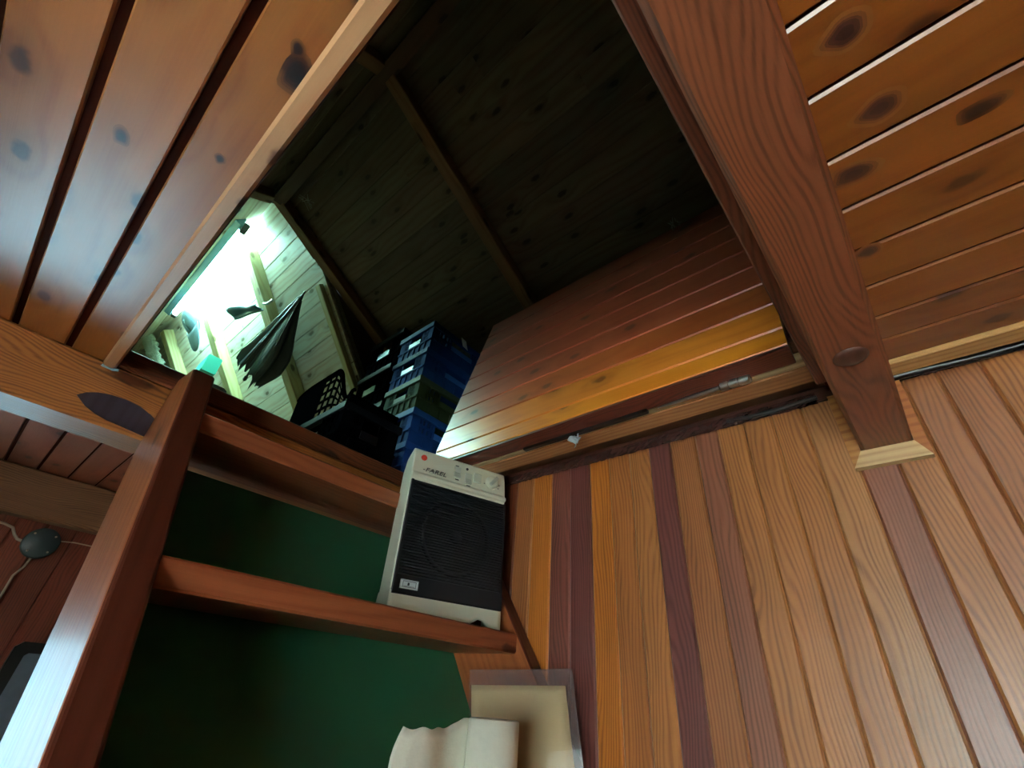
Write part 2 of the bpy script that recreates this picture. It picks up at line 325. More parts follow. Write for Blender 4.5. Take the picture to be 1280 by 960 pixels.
# ------------------------------------------------------------------ beams
def beam(label,x0,x1,y0,y1,z0,z1,col,axis='x',ch=.012,seed=None):
    mb=MB(); mb.box(x0,x1,y0,y1,z0,z1,axis=axis,ch=ch,tint=rgb(col),seed=seed); return tag(build('ceiling_beam',mb,M['beam']),label,'beam')
bm=beam('broad red-brown beam with a bulging knot crossing to the plank wall',XL,XR,-.0875,.0516,.76,1.0,'7c4429',seed=3.3)
k=MB(); k.lathe((1.19,-.018,.762),(0,0,-1),(1,0,0),[(.040,-.004),(.038,.004),(.03,.010),(.012,.013),(.001,.0135)],n=20,tint=rgb('4a2c22')); build('knot',k,M['beam'],bm)
k=MB(); k.box(.03,1.485,.0516,.0886,.885,1.085,axis='x',ch=.004,tint=rgb('6e3a26')); build('lining_board',k,M['beam'],bm)
hb=beam('orange-brown beam with a dark stained knot behind the loft ladder head',XL,XR,2.24,2.45,.75,1.0,'a0632f',seed=8.1)
k=MB(); rr=random.Random(9); oc=[(-.02,.828),(.0,.850),(.03,.866),(.07,.876),(.12,.879),(.17,.874),(.22,.856),(.26,.832),(.29,.806),(.31,.782),(.30,.768),(.26,.762),(.20,.768),(.15,.772),(.10,.776),(.06,.784),(.02,.800)]
k.prism((0,0,0),(0,1,0),(1,0,0),(0,0,1),oc,2.2375,2.25,tint=rgb('39313a')); ko=build('knot',k,M['ladder'],hb); ko['label']='dark blue-grey stained knot'
beam('dull brown beam at the top of the far wall',XL,XR,4.16,YF,.72,1.0,'8f6544')
mb=MB(); mb.box(1.509,1.538,.09,2.24,1.0,1.09,axis='y',tint=rgb('b6a27a')); mb.box(1.542,1.645,.09,2.24,.995,1.06,axis='y',ch=.004,tint=rgb('a8764a'))
t=tag(build('hatch_trimmer',mb,M['trim']),'weathered tan trimmer board under the hinge edge of the raised hatch door','beam')
# mitred collar round the beam end
mb=MB()
def collar(pts,tint):
    n=len(pts); vs=[(XR,y,z) for y,z in pts]+[(XR-.028,y,z) for y,z in pts]
    mb.add(vs,[list(range(n)),[n+i for i in range(n)][::-1]]+[[i,(i+1)%n,n+(i+1)%n,n+i] for i in range(n)],tint=tint,uvs=[[(y*S,z*S+3) for y,z in pts],[(y*S,z*S+3) for y,z in pts][::-1]]+[[(0,0)]*4]*n)
collar([(.085,.703),(-.118,.703),(-.089,.758),(.053,.758)],rgb('c8a87a')); struct('trim_6',mb,M['trim'])
mb=MB(); collar([(.085,.703),(.053,.758),(.053,.985),(.087,.985)],rgb('a5703a')); collar([(-.118,.703),(-.122,.985),(-.089,.985),(-.089,.758)],rgb('9a5c2e')); struct('trim_7',mb,M['trim'])

# ------------------------------------------------------------------ attic shell
RX=.31; sn_,cs_=.49,.872; D0,D1=3.2,3.3
def roof(side):
    """boards of the low 30 degree roof"""
    mb=MB(); U=(0,1,0); V=(cs_*side,0,-sn_); N=(-sn_*side,0,-cs_)
    zr=(D1-sn_*RX)/cs_
    boards(mb,(RX,0,zr),U,V,N,frange(-.02,2.95,.165),YB,3.43,base=rgb('675d4a'),var=.16,ch=.006,split=lambda i: random.uniform(-1,2.5))
    mb.fbox((RX,0,zr),U,V,N,YB,3.43,-.05,3.,-.08,-.05,tint=(.05,.04,.03)); return mb
mb=roof(1); struct('roof_right',mb,M['attic']); mb=roof(-1); struct('roof_left',mb,M['attic'])
# steeper pale roof at the far end
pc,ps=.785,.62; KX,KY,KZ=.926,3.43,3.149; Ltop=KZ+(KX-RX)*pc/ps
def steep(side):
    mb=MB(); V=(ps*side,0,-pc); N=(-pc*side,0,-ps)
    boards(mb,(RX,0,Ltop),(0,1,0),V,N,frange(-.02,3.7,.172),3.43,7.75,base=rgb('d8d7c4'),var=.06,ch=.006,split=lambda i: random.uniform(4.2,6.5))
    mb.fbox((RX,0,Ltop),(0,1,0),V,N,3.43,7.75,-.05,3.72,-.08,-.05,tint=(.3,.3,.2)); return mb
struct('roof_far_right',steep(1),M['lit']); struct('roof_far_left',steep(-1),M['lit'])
# gable pieces, knee walls, end walls that close the attic
mb=MB()
def slab(pts,y0,y1,tint):
    n=len(pts); vs=[(x,y0,z) for x,z in pts]+[(x,y1,z) for x,z in pts]
    mb.add(vs,[list(range(n)),[n+i for i in range(n)][::-1]]+[[i,(i+1)%n,n+(i+1)%n,n+i] for i in range(n)],tint=tint)
for s in (1,-1):
    q=lambda x:RX+s*(x-RX)
    slab([(q(RX),(D0-sn_*RX)/cs_+.1),(q(KX),KZ+.08),(q(RX),Ltop+.1)],3.43,3.5,rgb('54402c'))
    slab([(q(KX+.02),KZ),(q(2.52),1.09),(q(2.62),1.09),(q(2.62),2.3)],3.435,3.47,rgb('54402c'))
struct('wall_gable',mb,M['attic'])
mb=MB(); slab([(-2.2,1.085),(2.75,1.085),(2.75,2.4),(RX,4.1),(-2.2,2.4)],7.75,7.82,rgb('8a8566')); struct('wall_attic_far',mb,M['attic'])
mb=MB(); slab([(-2.2,1.085),(2.75,1.085),(2.75,2.4),(RX,4.1),(-2.2,2.4)],YB-.07,YB,rgb('54402c')); struct('wall_attic_back',mb,M['attic'])
mb=MB(); mb.box(2.56,2.63,YB,7.8,1.04,2.5,axis='y',tint=rgb('54402c')); struct('wall_attic_right',mb,M['attic'])
mb=MB(); mb.box(-2.2,-2.13,YB,7.8,1.04,2.6,axis='y',tint=rgb('54402c')); struct('wall_attic_left',mb,M['attic'])
# rafters: low roof pairs, with labels by where they stand
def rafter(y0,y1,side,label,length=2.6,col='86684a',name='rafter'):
    mb=MB(); V=(cs_*side,0,-sn_); N=(-sn_*side,0,-cs_); zr=(D1-sn_*RX)/cs_
    mb.fbox((RX,0,zr),V,(0,1,0),N,0.0 if side>0 else .10,length,y0,y1,.002,.10,ch=.006,tint=rgb(col)); return tag(build(name,mb,M['attic']),label,'rafter')
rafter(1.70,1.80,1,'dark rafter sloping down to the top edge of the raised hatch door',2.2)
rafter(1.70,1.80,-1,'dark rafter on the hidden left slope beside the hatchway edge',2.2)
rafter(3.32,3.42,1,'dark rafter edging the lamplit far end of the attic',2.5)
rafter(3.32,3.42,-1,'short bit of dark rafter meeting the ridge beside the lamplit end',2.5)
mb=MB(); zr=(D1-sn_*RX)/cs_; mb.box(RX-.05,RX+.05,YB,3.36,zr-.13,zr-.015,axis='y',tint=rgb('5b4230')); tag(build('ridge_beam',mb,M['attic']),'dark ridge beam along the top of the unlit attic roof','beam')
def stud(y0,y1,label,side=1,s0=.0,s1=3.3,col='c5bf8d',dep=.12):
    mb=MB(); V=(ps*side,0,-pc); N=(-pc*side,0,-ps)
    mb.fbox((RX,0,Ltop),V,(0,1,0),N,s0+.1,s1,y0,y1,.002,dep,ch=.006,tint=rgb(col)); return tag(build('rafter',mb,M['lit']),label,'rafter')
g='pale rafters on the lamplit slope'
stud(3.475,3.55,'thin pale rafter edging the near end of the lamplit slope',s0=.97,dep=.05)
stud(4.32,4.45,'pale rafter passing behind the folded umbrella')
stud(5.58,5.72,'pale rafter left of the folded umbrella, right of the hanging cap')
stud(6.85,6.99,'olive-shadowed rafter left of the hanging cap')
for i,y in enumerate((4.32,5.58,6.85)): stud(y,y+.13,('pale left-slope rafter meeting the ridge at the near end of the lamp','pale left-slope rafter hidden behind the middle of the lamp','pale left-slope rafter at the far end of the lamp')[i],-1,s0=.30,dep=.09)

# ------------------------------------------------------------------ loft ladder
TS=1.444  # slope of the ladder
fz=lambda y: .255+TS*(y-1.463); fy=lambda z: 1.463+(z-.255)/TS
sl=Vector((0,1/math.hypot(1,TS),TS/math.hypot(1,TS))); nn=Vector((0,TS/math.hypot(1,TS),-1/math.hypot(1,TS)))  # along, and into the ladder
lad=thing('loft_ladder','steep dark timber loft ladder with green sheet behind its steps','ladder',(1.0,fy(FL)+.2,FL))
DEP=.467
def stringer(x0,x1,ztop,ch):
    mb=MB(); yb=fy(FL); yt=fy(ztop); P=[(yb,FL),(yt,ztop),(yt+.10,ztop+.03),(min(yt+DEP,2.236),min(2.236,yt+DEP) and fz(2.236-DEP)),(yb+DEP,FL)]
    # side outline: front edge, top, cut along the header, back edge
    P=[(yb,FL),(yt,ztop),(min(yt+.22,2.236),ztop+.035),(2.236,min(ztop,.98)),(2.236,fz(2.236-DEP)),(yb+DEP,FL)]
    n=len(P); per=[y*S*.55+z*S*.82 for y,z in P]; oth=[y*S*.82-z*S*.55 for y,z in P]
    e=.008
    vs=[(x0,y,z) for y,z in P]+[(x1,y,z) for y,z in P]
    mb.add(vs,[list(range(n)),[n+i for i in range(n)][::-1]]+[[i,(i+1)%n,n+(i+1)%n,n+i] for i in range(n)],
           uvs=[[(per[i],oth[i]) for i in range(n)],[(per[i],oth[i]+2) for i in range(n)][::-1]]+[[(per[i],4.),(per[(i+1)%n],4.),(per[(i+1)%n],4+(x1-x0)*S),(per[i],4+(x1-x0)*S)] for i in range(n)],tint=rgb('8a4f2c'))
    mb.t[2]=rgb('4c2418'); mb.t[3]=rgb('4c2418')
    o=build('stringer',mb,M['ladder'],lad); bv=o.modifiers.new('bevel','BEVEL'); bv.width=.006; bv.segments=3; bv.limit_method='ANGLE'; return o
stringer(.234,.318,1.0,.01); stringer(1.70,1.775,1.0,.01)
zt=[.783-.547*i for i in range(7)]
for z in zt[:-1]:
    mb=MB(); y=fy(z); yk=y+DEP-.03 if z<.7 else 2.236
    mb.box(.318,1.70,y,yk,z-.075,z,axis='x',ch=.007,tint=rgb('80462a')); build('tread',mb,M['ladder'],lad)
mb=MB(); zb=.765; yb=fy(FL)+DEP-.025
U=(1,0,0); mb.fbox((0,2.236-.03,fz(2.236-DEP)-.0),U,tuple(sl),tuple(nn),.318,1.70,-4.3,-.02,.0,.015,tint=(1,1,1)); g=build('back_sheet',mb,M['green'],lad); g['label']='green painted sheet'

# ------------------------------------------------------------------ raised hatch door
hu=Vector((.256,0,.967)); hn=Vector((-.967,0,.256))   # up the door, and its face towards the room
HP=Vector((1.428,0,1.03)); hd=thing('hatch_door','raised red-brown boarded hatch door leaning back over the plank wall','hatch',(1.47,1.0,1.0))
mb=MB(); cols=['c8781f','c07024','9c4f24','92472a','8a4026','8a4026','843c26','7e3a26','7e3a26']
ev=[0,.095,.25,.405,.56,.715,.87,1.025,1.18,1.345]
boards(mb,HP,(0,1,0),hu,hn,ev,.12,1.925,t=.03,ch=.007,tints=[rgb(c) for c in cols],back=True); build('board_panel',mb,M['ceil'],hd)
for a,b_ in ((.16,.26),(.98,1.08),(1.78,1.88)):
    mb=MB(); mb.fbox(HP,hu,(0,1,0),hn,.13,1.3,a,b_,-.12,-.05,tint=rgb('6a3a22')); build('batten',mb,M['beam'],hd)
mb=MB(); mb.fbox(HP,(0,1,0),hu,hn,.12,1.925,-.012,.0,-.078,-.002,tint=rgb('5c2a1c')); build('bottom_edge',mb,M['beam'],hd)
# bolt, rod and scrap along the hinge gap
b=thing('barrel_bolt','shiny steel barrel bolt beside the thick beam under the hatch door','bolt',(1.496,.32,.985))
mb=MB(); mb.lathe((1.497,.372,.992),(0,-1,0),(1,0,0),[(.004,0),(.015,.002),(.0165,.006),(.0165,.030),(.013,.031),(.013,.036),(.0165,.037),(.0165,.064),(.013,.065),(.013,.070),(.0165,.071),(.0165,.1),(.012,.107),(.002,.108)],n=24,smooth=False); build('barrel',mb,M['steel'],b)
mb=MB(); mb.tube([(1.497,.375,.992),(1.503,.5,.994),(1.506,.62,.996)],[.009,.008,.003],n=8); build('rod',mb,M['steel'],b)
mb=MB(); mb.box(1.490,1.512,.66,1.30,.986,.999,axis='y'); o=build('slot_strip',mb,M['cable_black']); tag(o,'dark narrow strip standing for the shaded slot under the hatch door','slot strip')  # black strip draws the dark slot as a solid; no hinge part here
mb=MB()
mb.grid(lambda a,c:(1.502+.03*math.sin(5*c+a*3)*.5+(a-.5)*.02, .985+a*.05+.016*math.sin(c*6), .992-c*.045-.012*math.sin(a*7)),8,8,thick=.003); tag(build('plastic_scrap',mb,M['rag']),'pale plastic scrap hanging from the gap under the hatch door','scrap')
# ------------------------------------------------------------------ cable and film along the wall top
mb=MB(); mb.tube([(1.74,.02,1.0),(1.742,-.1,.985),(1.748,-.2,.987),(1.755,-.3,.984),(1.755,-.6,.984),(1.755,-2.9,.984)],.013,n=10)
tag(build('cable',mb,M['cable_black']),'black cable along the top of the wall, right of the thick beam','cable')
mb=MB(); mb.tube([(1.745,.115,.99),(1.752,.25,.985),(1.758,.36,.992),(1.758,.44,1.0)],.009,n=8)
tag(build('cable',mb,M['cable_black']),'short black cable end along the wall top, left of the thick beam','cable')
def film(y0,y1,label):
    mb=MB(); n=int((y1-y0)*70); rr=random.Random(int(y0*100)+5); off=[(rr.uniform(-.0014,.0014),rr.uniform(-.002,.002)) for _ in range((n+1)*6)]
    def P(a,c):
        i=round(a*n);j=round(c*5);o=off[i*6+j]; return (1.763+o[0], y0+a*(y1-y0), 1.02-c*.045+o[1]*(.4+c))
    mb.grid(P,n,5,thick=.002,smooth=False); tag(build('plastic_film',mb,M['film']),label,'film')
film(.12,1.62,'crinkled brown film along the wall top under the hatch trimmer'); film(-1.2,-.125,'crinkled brown film below the black cable on the right')

# ------------------------------------------------------------------ fan heater
psi,th=.30966536,.07880451; HO=Vector((1.16603765,1.67661431,.236)); hw,hh=.521,.766
wd=Vector((math.cos(psi),-math.sin(psi),0)); bk=Vector((math.sin(psi),math.cos(psi),0)); up=Vector((0,0,1))*math.cos(th)+bk*math.sin(th); fn=wd.cross(up)
HT=thing('fan_heater','cream fan heater with black slatted front standing on the ladder step','heater',tuple(HO+wd*hw/2-fn*.07))
H=lambda a,bb,n: HO+wd*a+up*bb+fn*n
B0=.014
def hprism(prof,a0,a1,name,mat,parent,ch=None,smooth=False):
    mb=MB(); mb.prism(HO,wd,up,fn,prof,a0,a1); o=build(name,mb,mat,parent)
    if ch: bv=o.modifiers.new('bevel','BEVEL'); bv.width=ch; bv.segments=3; bv.limit_method='ANGLE'
    return o
body=hprism([(.09,-.145),(.09,-.004),(.60,-.004),(.603,.012),(.622,.012),(.628,-.002),(hh-.012,-.014),(hh,-.022),(hh-.03,-.10),(hh-.10,-.135)],0,hw,'body',M['cream'],HT,.006)
# skirt: curved lower front with an arched cut-out, side cheeks flaring to the foot
mb=MB()
def lowedge(a):
    return .003+.02*math.exp(-((a-.80)/.07)**2)*1.6+.012*math.sin(math.pi*a)**2
mb.grid(lambda a,c:H(a*hw, lowedge(a)*(1-c)+.095*c, .002+.010*math.sin(math.pi*a)*(1-c)),28,5,thick=.012); build('skirt',mb,M['cream'],HT)
mb=MB(); mb.grid(lambda a,c:H(.06+a*.30, -.0+.05*c+.006*(1-a)*(1-c), -.02+.006*math.sin(math.pi*a)),12,3,thick=.012); build('inner_foot',mb,M['cream_dim'],HT)
for a0 in (0.0,hw-.012):
    mb=MB(); pr=[(.0,-.175),(.03,-.170),(.11,-.150),(.11,-.004),(.0,-.004)]
    mb.prism(HO,wd,up,fn,pr,a0,a0+.012); build('side_cheek',mb,M['cream'],HT)
for a0 in (.07,.38):
    mb=MB(); mb.prism(HO,wd,up,fn,rect(-.0,.03,-.13,-.05),a0,a0+.06); build('foot',mb,M['black'],HT)
mb=MB(); mb.prism(HO,wd,up,fn,rect(.083,.585,-.003,.004),.006,hw-.004); gp=build('grille',mb,M['black'],HT)
mb=MB()
for i in range(34):
    b0=.165+i*.0121; mb.prism(HO,wd,up,fn,[(b0,.004),(b0+.0075,.004),(b0+.006,.0115),(b0+.0015,.0115)],.016,hw-.014)
mb.prism(HO,wd,up,fn,rect(.085,.160,.004,.010,.003),.010,hw-.008)
for a in (.006,hw-.014): mb.prism(HO,wd,up,fn,rect(.083,.585,.004,.012,.002),a,a+.010)
build('slats',mb,M['black'],gp)
mb=MB()
mb.lathe(H(.262,.36,.0045),fn,wd,[(.175,0),(.175,.004),(.155,.0045),(.155,0)],n=48,caps=False); mb.lathe(H(.262,.36,.0042),fn,wd,[(.154,0),(.0005,.0006)],n=48,caps=False); build('fan_ring',mb,M['blackhole'],gp)
mb=MB(); mb.lathe(H(.262,.36,.004),fn,wd,[(.03,0),(.03,.006),(.002,.0075)],n=24,caps=False); build('fan_hub',mb,M['blackhole'],gp)
st=MB(); st.prism(HO,wd,up,fn,rect(.104,.139,.0112,.0135,.005),.034,.112); s_=build('sticker',st,M['sticker'],gp)
mb=MB(); mb.prism(HO,wd,up,fn,rect(.109,.134,.0135,.0142),.043,.104)
mb=MB()
for (a0,a1,b0,b1) in ((.045,.103,.110,.1115),(.045,.103,.132,.1335),(.045,.0465,.110,.1335),(.1015,.103,.110,.1335),(.066,.074,.117,.128),(.050,.098,.1135,.1145)): mb.prism(HO,wd,up,fn,rect(b0,b1,.0135,.0144),a0,a1)
build('sticker_print',mb,M['ink'],s_)
cp=body
pn=lambda bb: -.002-.012*(bb-.634)/(hh-.012-.634)   # the control panel leans back a little
def knob_at(a,bb): return H(a,bb,pn(bb))
mb=MB(); mb.lathe(knob_at(.053,.717),fn,wd,[(.0155,-.002),(.0155,.003),(.012,.005),(.0005,.0052)],n=24,caps=False); build('red_badge',mb,M['red'],HT)
for a,bb,n_ in ((.236,.690,1),(.300,.672,2)):
    mb=MB(); mb.prism(HO,wd,up,fn,[(bb-.030,pn(bb)-.002),(bb+.030,pn(bb)-.002),(bb+.028,pn(bb)+.008),(bb,pn(bb)+.004),(bb-.028,pn(bb)+.013)],a-.017,a+.017); build('rocker_switch',mb,M['cream_dim'],HT,)
mb=MB(); mb.prism(HO,wd,up,fn,rect(.664,.714,-.012,.003,.003),.330,.372); build('switch_plate',mb,M['cream_dim'],HT)
kn=MB(); kn.lathe(knob_at(.437,.690),fn,wd,[(.036,-.006),(.036,.004),(.031,.007),(.029,.022),(.026,.025),(.0005,.0255)],n=32,caps=False); kb=build('knob',kn,M['cream'],HT)
d_=(up+wd*.8).normalized(); e_=d_.cross(fn)
mb=MB(); mb.prism(knob_at(.437,.690),d_,e_,fn,rect(-.009,.009,.022,.034,.003),-.03,.03); build('grip',mb,M['cream_dim'],kb)
for k_ in range(7):
    an=math.radians(200+k_*26); mb=MB(); mb.lathe(H(.437+.046*math.cos(an),.690+.044*math.sin(an),pn(.69)),fn,wd,[(.0034,-.006),(.0034,.0022),(.0003,.0024)],n=8,caps=False); build('dial_mark',mb,M['ink'],HT)
mb=MB(); mb.lathe(knob_at(.292,.727),fn,wd,[(.007,-.006),(.007,.003),(.0004,.0034)],n=12,caps=False); build('indicator',mb,M['ink'],HT)
for (a,bb,w_) in ((.228,.650,.020),(.292,.634,.022),(.226,.728,.018)):
    mb=MB(); mb.prism(HO,wd,up,fn,rect(bb-.0025,bb+.0025,pn(bb)-.004,pn(bb)+.0016),a,a+w_); build('switch_mark',mb,M['ink'],HT)
def lettering(txt,size,O,U,V,N,mat,parent,shear=.25,name='lettering'):
    cu=bpy.data.curves.new('lettering','FONT'); cu.body=txt; cu.size=size; cu.extrude=.0006; cu.shear=shear; cu.space_character=1.05
    o=bpy.data.objects.new('lettering',cu); C.objects.link(o); bpy.context.view_layer.update()
    me=bpy.data.meshes.new_from_object(o.evaluated_get(bpy.context.evaluated_depsgraph_get())); bpy.data.objects.remove(o)
    mb=MB(); xs=[v.co.x for v in me.vertices]; off=min(xs)
    mb.add([Vector(O)+Vector(U)*((v.co.x-off))+Vector(V)*v.co.y+Vector(N)*v.co.z for v in me.vertices],[list(p.vertices) for p in me.polygons]); return build(name,mb,mat,parent)
lettering('-FAREL',.031,H(.054,.643,.0015),wd*1.28,up,fn,M['ink'],HT)

# ------------------------------------------------------------------ paper roll and folder on the next step down
zs=.236-.547
pr_=thing('paper_roll','white paper roll with loose sheet on the lower ladder step','paper roll',(1.315,1.195,zs))
RC=(1.315,1.195); RR=.079; RH=.255
mb=MB(); mb.lathe((RC[0],RC[1],zs),(0,0,1),(1,0,0),[(RR,0),(RR,RH),(RR-.006,RH+.003),(.042,RH+.001),(.040,RH-.02),(.040,.0)],n=48,caps=False); build('roll',mb,M['paper'],pr_)
mb=MB(); mb.lathe((RC[0],RC[1],zs),(0,0,1),(1,0,0),[(.0395,.0),(.0395,RH-.004),(.036,RH-.004),(.036,0)],n=24,caps=False); build('core',mb,M['oldpaper'],pr_)
mb=MB()
def sheet(a,c):
    x=RC[0]-.052-a*.262; y=RC[1]+.056-.02*a+.022*math.sin(a*7.+c*1.2)*a+.02*c*a
    top=RH-.004-.024*min(1,max(0,(a-.10)/.25))-.004*a+.004*math.sin(a*26)*a
    xx=x-.018*math.sin(c*5)*a*(1 if a>.8 else .1)
    return (xx,y,zs+.004+top*(1-c))
mb.grid(sheet,30,10,thick=.002); build('loose_sheet',mb,M['paper'],pr_)
fo=thing('plastic_folder','clear plastic sleeve with yellowed paper leaning behind the paper roll','folder',(1.57,1.34,zs))
fl=Vector((1.485,1.500,.085)); fr_=Vector((1.672,1.146,.112)); bl_=Vector((1.465,1.40,zs)); br_=Vector((1.665,1.07,zs))
def fpt(a,c,off=0.):
    p=(fl*(1-a)+fr_*a)*c+(bl_*(1-a)+br_*a)*(1-c); q=Vector((-.88,-.47,0)); p=p+q*(off+.015*math.sin(math.pi*c)-.012*math.sin(math.pi*a)); return p
mb=MB(); mb.grid(lambda a,c:fpt(.02+.90*a,.02+.855*c,.0),10,14,thick=.002); build('paper_sheet',mb,M['oldpaper'],fo)
mb=MB(); mb.grid(lambda a,c:fpt(a,c,.006),10,14); mb.grid(lambda a,c:fpt(a,c,-.006),10,14); 
for q in range(2): mb.grid(lambda a,c:fpt(.985+.015*a if q==0 else a,(c if q==0 else .985+.015*c),.0075),8,8)
build('sleeve',mb,M['sleeve'],fo)

# ------------------------------------------------------------------ crates in the attic
def crate(x0,x1,y0,y1,z0,z1,mat,label,cat='crate',group=None,dx=0.,dy=0.):
    x0+=dx;x1+=dx;y0+=dy;y1+=dy; h=z1-z0; t=.022
    T=thing('plastic_crate',label,cat,((x0+x1)/2,(y0+y1)/2,z0),group)
    b=MB(); b.box(x0+t,x1-t,y0+t,y1-t,z0+.004,z0+.03,axis='x'); 
    for z in (z0,): 
        for y in (y0+.03,y1-.06): b.box(x0+.02,x1-.02,y,y+.03,z,z+.006,axis='x')
    build('base',b,mat,T)
    hmat=M['handle_lit_black'] if mat is M['crate_black'] else M['handle_lit_blue'] if mat is M['crate_blue'] else M['rim_olive']
    def wall(axis,pos,inw,a0,a1):
        m=MB(); l,hh_=sorted((pos,pos+inw*t)); L_=a1-a0
        def bar(p,q,c,d,off=0.,th=None,):
            lo,hi=sorted((pos+inw*off,pos+inw*(th or t)))
            if axis=='x': m.box(lo,hi,p,q,c,d,axis='y')
            else: m.box(p,q,lo,hi,c,d,axis='x')
        bar(a0,a1,z0+.006,z0+h*.38)                                  # solid foot band
        for p in (a0,a1-.05): bar(p,p+.05,z0+h*.38,z1-.05)            # posts
        c0,c1=a0+L_*.28,a1-L_*.28
        for p,q in ((a0+.05,c0),(c1,a1-.05)):                        # slatted side fields
            n=3
            for i in range(n): bar(p+(q-p)*(i+.25)/n,p+(q-p)*(i+.75)/n,z0+h*.38,z1-.05)
            bar(p,q,z0+h*.56,z0+h*.64)
        bar(c0,c0+.018,z0+h*.38,z1-.05); bar(c1-.018,c1,z0+h*.38,z1-.05)
        for p in [a0+L_*k/6 for k in range(1,6)]: bar(p-.006,p+.006,z0+.01,z0+h*.36,off=-.008)   # ribs
        bar(a0,a1,z0+h*.33,z0+h*.38,off=-.010)
        gm=m; m=MB(); bar(c0+.018,c1-.018,z0+h*.40,z0+h*.56,off=-.008); build('handle',m,hmat,T); m=gm
        return build('side_wall',m,mat,T)
    wall('x',x0,1,y0,y1); wall('x',x1,-1,y0,y1); wall('y',y0,1,x0+t,x1-t); wall('y',y1,-1,x0+t,x1-t)
    r=MB(); e=.012
    for (p,q,c,d,ax) in ((x0-e,x0+t,y0-e,y1+e,'y'),(x1-t,x1+e,y0-e,y1+e,'y'),(x0+t,x1-t,y0-e,y0+t,'x'),(x0+t,x1-t,y1-t,y1+e,'x')): r.box(p,q,c,d,z1-.05,z1,axis=ax,ch=.004)
    build('rim',r,{M['crate_blue']:M['rim_blue'],M['crate_olive']:M['rim_olive']}.get(mat,M['rim_black']),T); return T
zc=[1.085+.266*i for i in range(6)]
lab=['blue plastic crate at the bottom of the coloured stack behind the heater','blue plastic crate directly below the olive green crate','olive green plastic crate between blue crates in the stack','blue plastic crate directly above the olive green crate','topmost blue plastic crate of the coloured stack']
tops=[]
for i in range(5): tops.append(crate(1.524,2.16,2.35,2.755,zc[i],zc[i+1],M['crate_olive'] if i==2 else M['crate_blue'],lab[i],group='coloured crate stack',dx=(0,.004,-.004,.0,.006)[i],dy=(0,.006,0,.004,-.002)[i]))
mb=MB(); mb.grid(lambda a,c:(1.80+.05*a+.03*c,2.328-.01*a,2.43-.075*c-.02*a),4,4,thick=.003); build('paper_tag',mb,M['sticker'],tops[4])
zk=[1.085+.372*i for i in range(5)]
lab=['black crate at the bottom of the tall black stack','second black crate up in the tall black stack','third black crate up in the tall black stack, reaching furthest left','topmost black crate beside the blue crates']
for i in range(4): crate(1.524,2.0,2.80,3.26,zk[i],zk[i+1],M['crate_black'],lab[i],group='black crate stack',dx=(0,.0,-.006,.006)[i],dy=(0,.01,.02,-.02)[i])
crate(1.04,1.44,2.33,3.15,1.085,1.40,M['crate_black'],'low black crate under the round-shouldered black basket')
bs=thing('basket','black lattice basket with a dipped side rim left of the crate stacks','basket',(1.24,2.75,1.40))
def rimz(y): 
    t=max(0,min(1,(y-2.40)/.26)); t=t*t*(3-2*t); r=max(0,min(1,(3.2-y)/.22)); r=math.sqrt(max(0,1-(1-r)**2)); return 1.47+.25*t+.06*t*r+ (.03 if y<2.38 else 0)
def bwall(x,name):
    m=MB(); ny,nz=34,16; y0,y1=2.34,3.2
    for i in range(ny):
        for j in range(nz):
            ya,yb_=y0+(y1-y0)*i/ny,y0+(y1-y0)*(i+1)/ny; f=lambda y,c:1.405+(rimz(y)-1.405)*c
            yc=(ya+yb_)/2; hole=(2.38<yc<2.80 and i%3!=0 and j%3!=0 and j<14)
            if hole: continue
            m.add([(x,ya,f(ya,j/nz)),(x,yb_,f(yb_,j/nz)),(x,yb_,f(yb_,(j+1)/nz)),(x,ya,f(ya,(j+1)/nz)),(x+.004,ya,f(ya,j/nz)),(x+.004,yb_,f(yb_,j/nz)),(x+.004,yb_,f(yb_,(j+1)/nz)),(x+.004,ya,f(ya,(j+1)/nz))],[[0,1,2,3],[7,6,5,4],[0,4,5,1],[1,5,6,2],[2,6,7,3],[3,7,4,0]])
    build(name,m,M['crate_black'],bs)
bwall(1.06,'side_wall'); rimz_=rimz; rimz=lambda y:1.46
bwall(1.40,'side_wall'); rimz=rimz_
for y in (2.34,3.185):
    m=MB(); m.box(1.06,1.414,y,y+.015,1.405,1.47,axis='x'); build('end_wall',m,M['crate_black'],bs)
m=MB(); m.box(1.06,1.414,2.34,3.2,1.40,1.415,axis='y'); build('base',m,M['crate_black'],bs)
m=MB(); m.tube([(1.067,2.34+.86*i/40,rimz(2.34+.86*i/40)) for i in range(41)],.013,n=8); m.tube([(1.407,2.34+.86*i/40,1.46) for i in range(41)],.013,n=8); build('rim',m,M['crate_black'],bs)

# ------------------------------------------------------------------ fluorescent lamp under the far ridge
lm=thing('fluorescent_lamp','glowing fluorescent tube lamp under the far attic ridge','lamp',(.24,5.2,3.66))
mb=MB(); mb.lathe((.262,4.22,3.73),(0,1,0),(1,0,0),[(.024,0),(.024,2.0)],n=20); build('tube',mb,M['glow'],lm)
mb=MB(); mb.prism((0,0,0),(0,1,0),(1,0,0),(0,0,1),[(.13,3.74),(.22,3.705),(.235,3.72),(.235,3.80),(.20,3.84),(.15,3.84)],4.13,6.33); build('housing',mb,M['lamp_body'],lm)
for y in (4.15,6.23):
    mb=MB(); mb.box(.235,.29,y,y+.07,3.69,3.79,axis='y',ch=.008); build('end_cap',mb,M['black'],lm)
for y in (4.7,5.95):
    mb=MB(); mb.box(.17,.2,y,y+.05,3.83,Ltop-.155,axis='z'); build('hanger',mb,M['lamp_body'],lm)
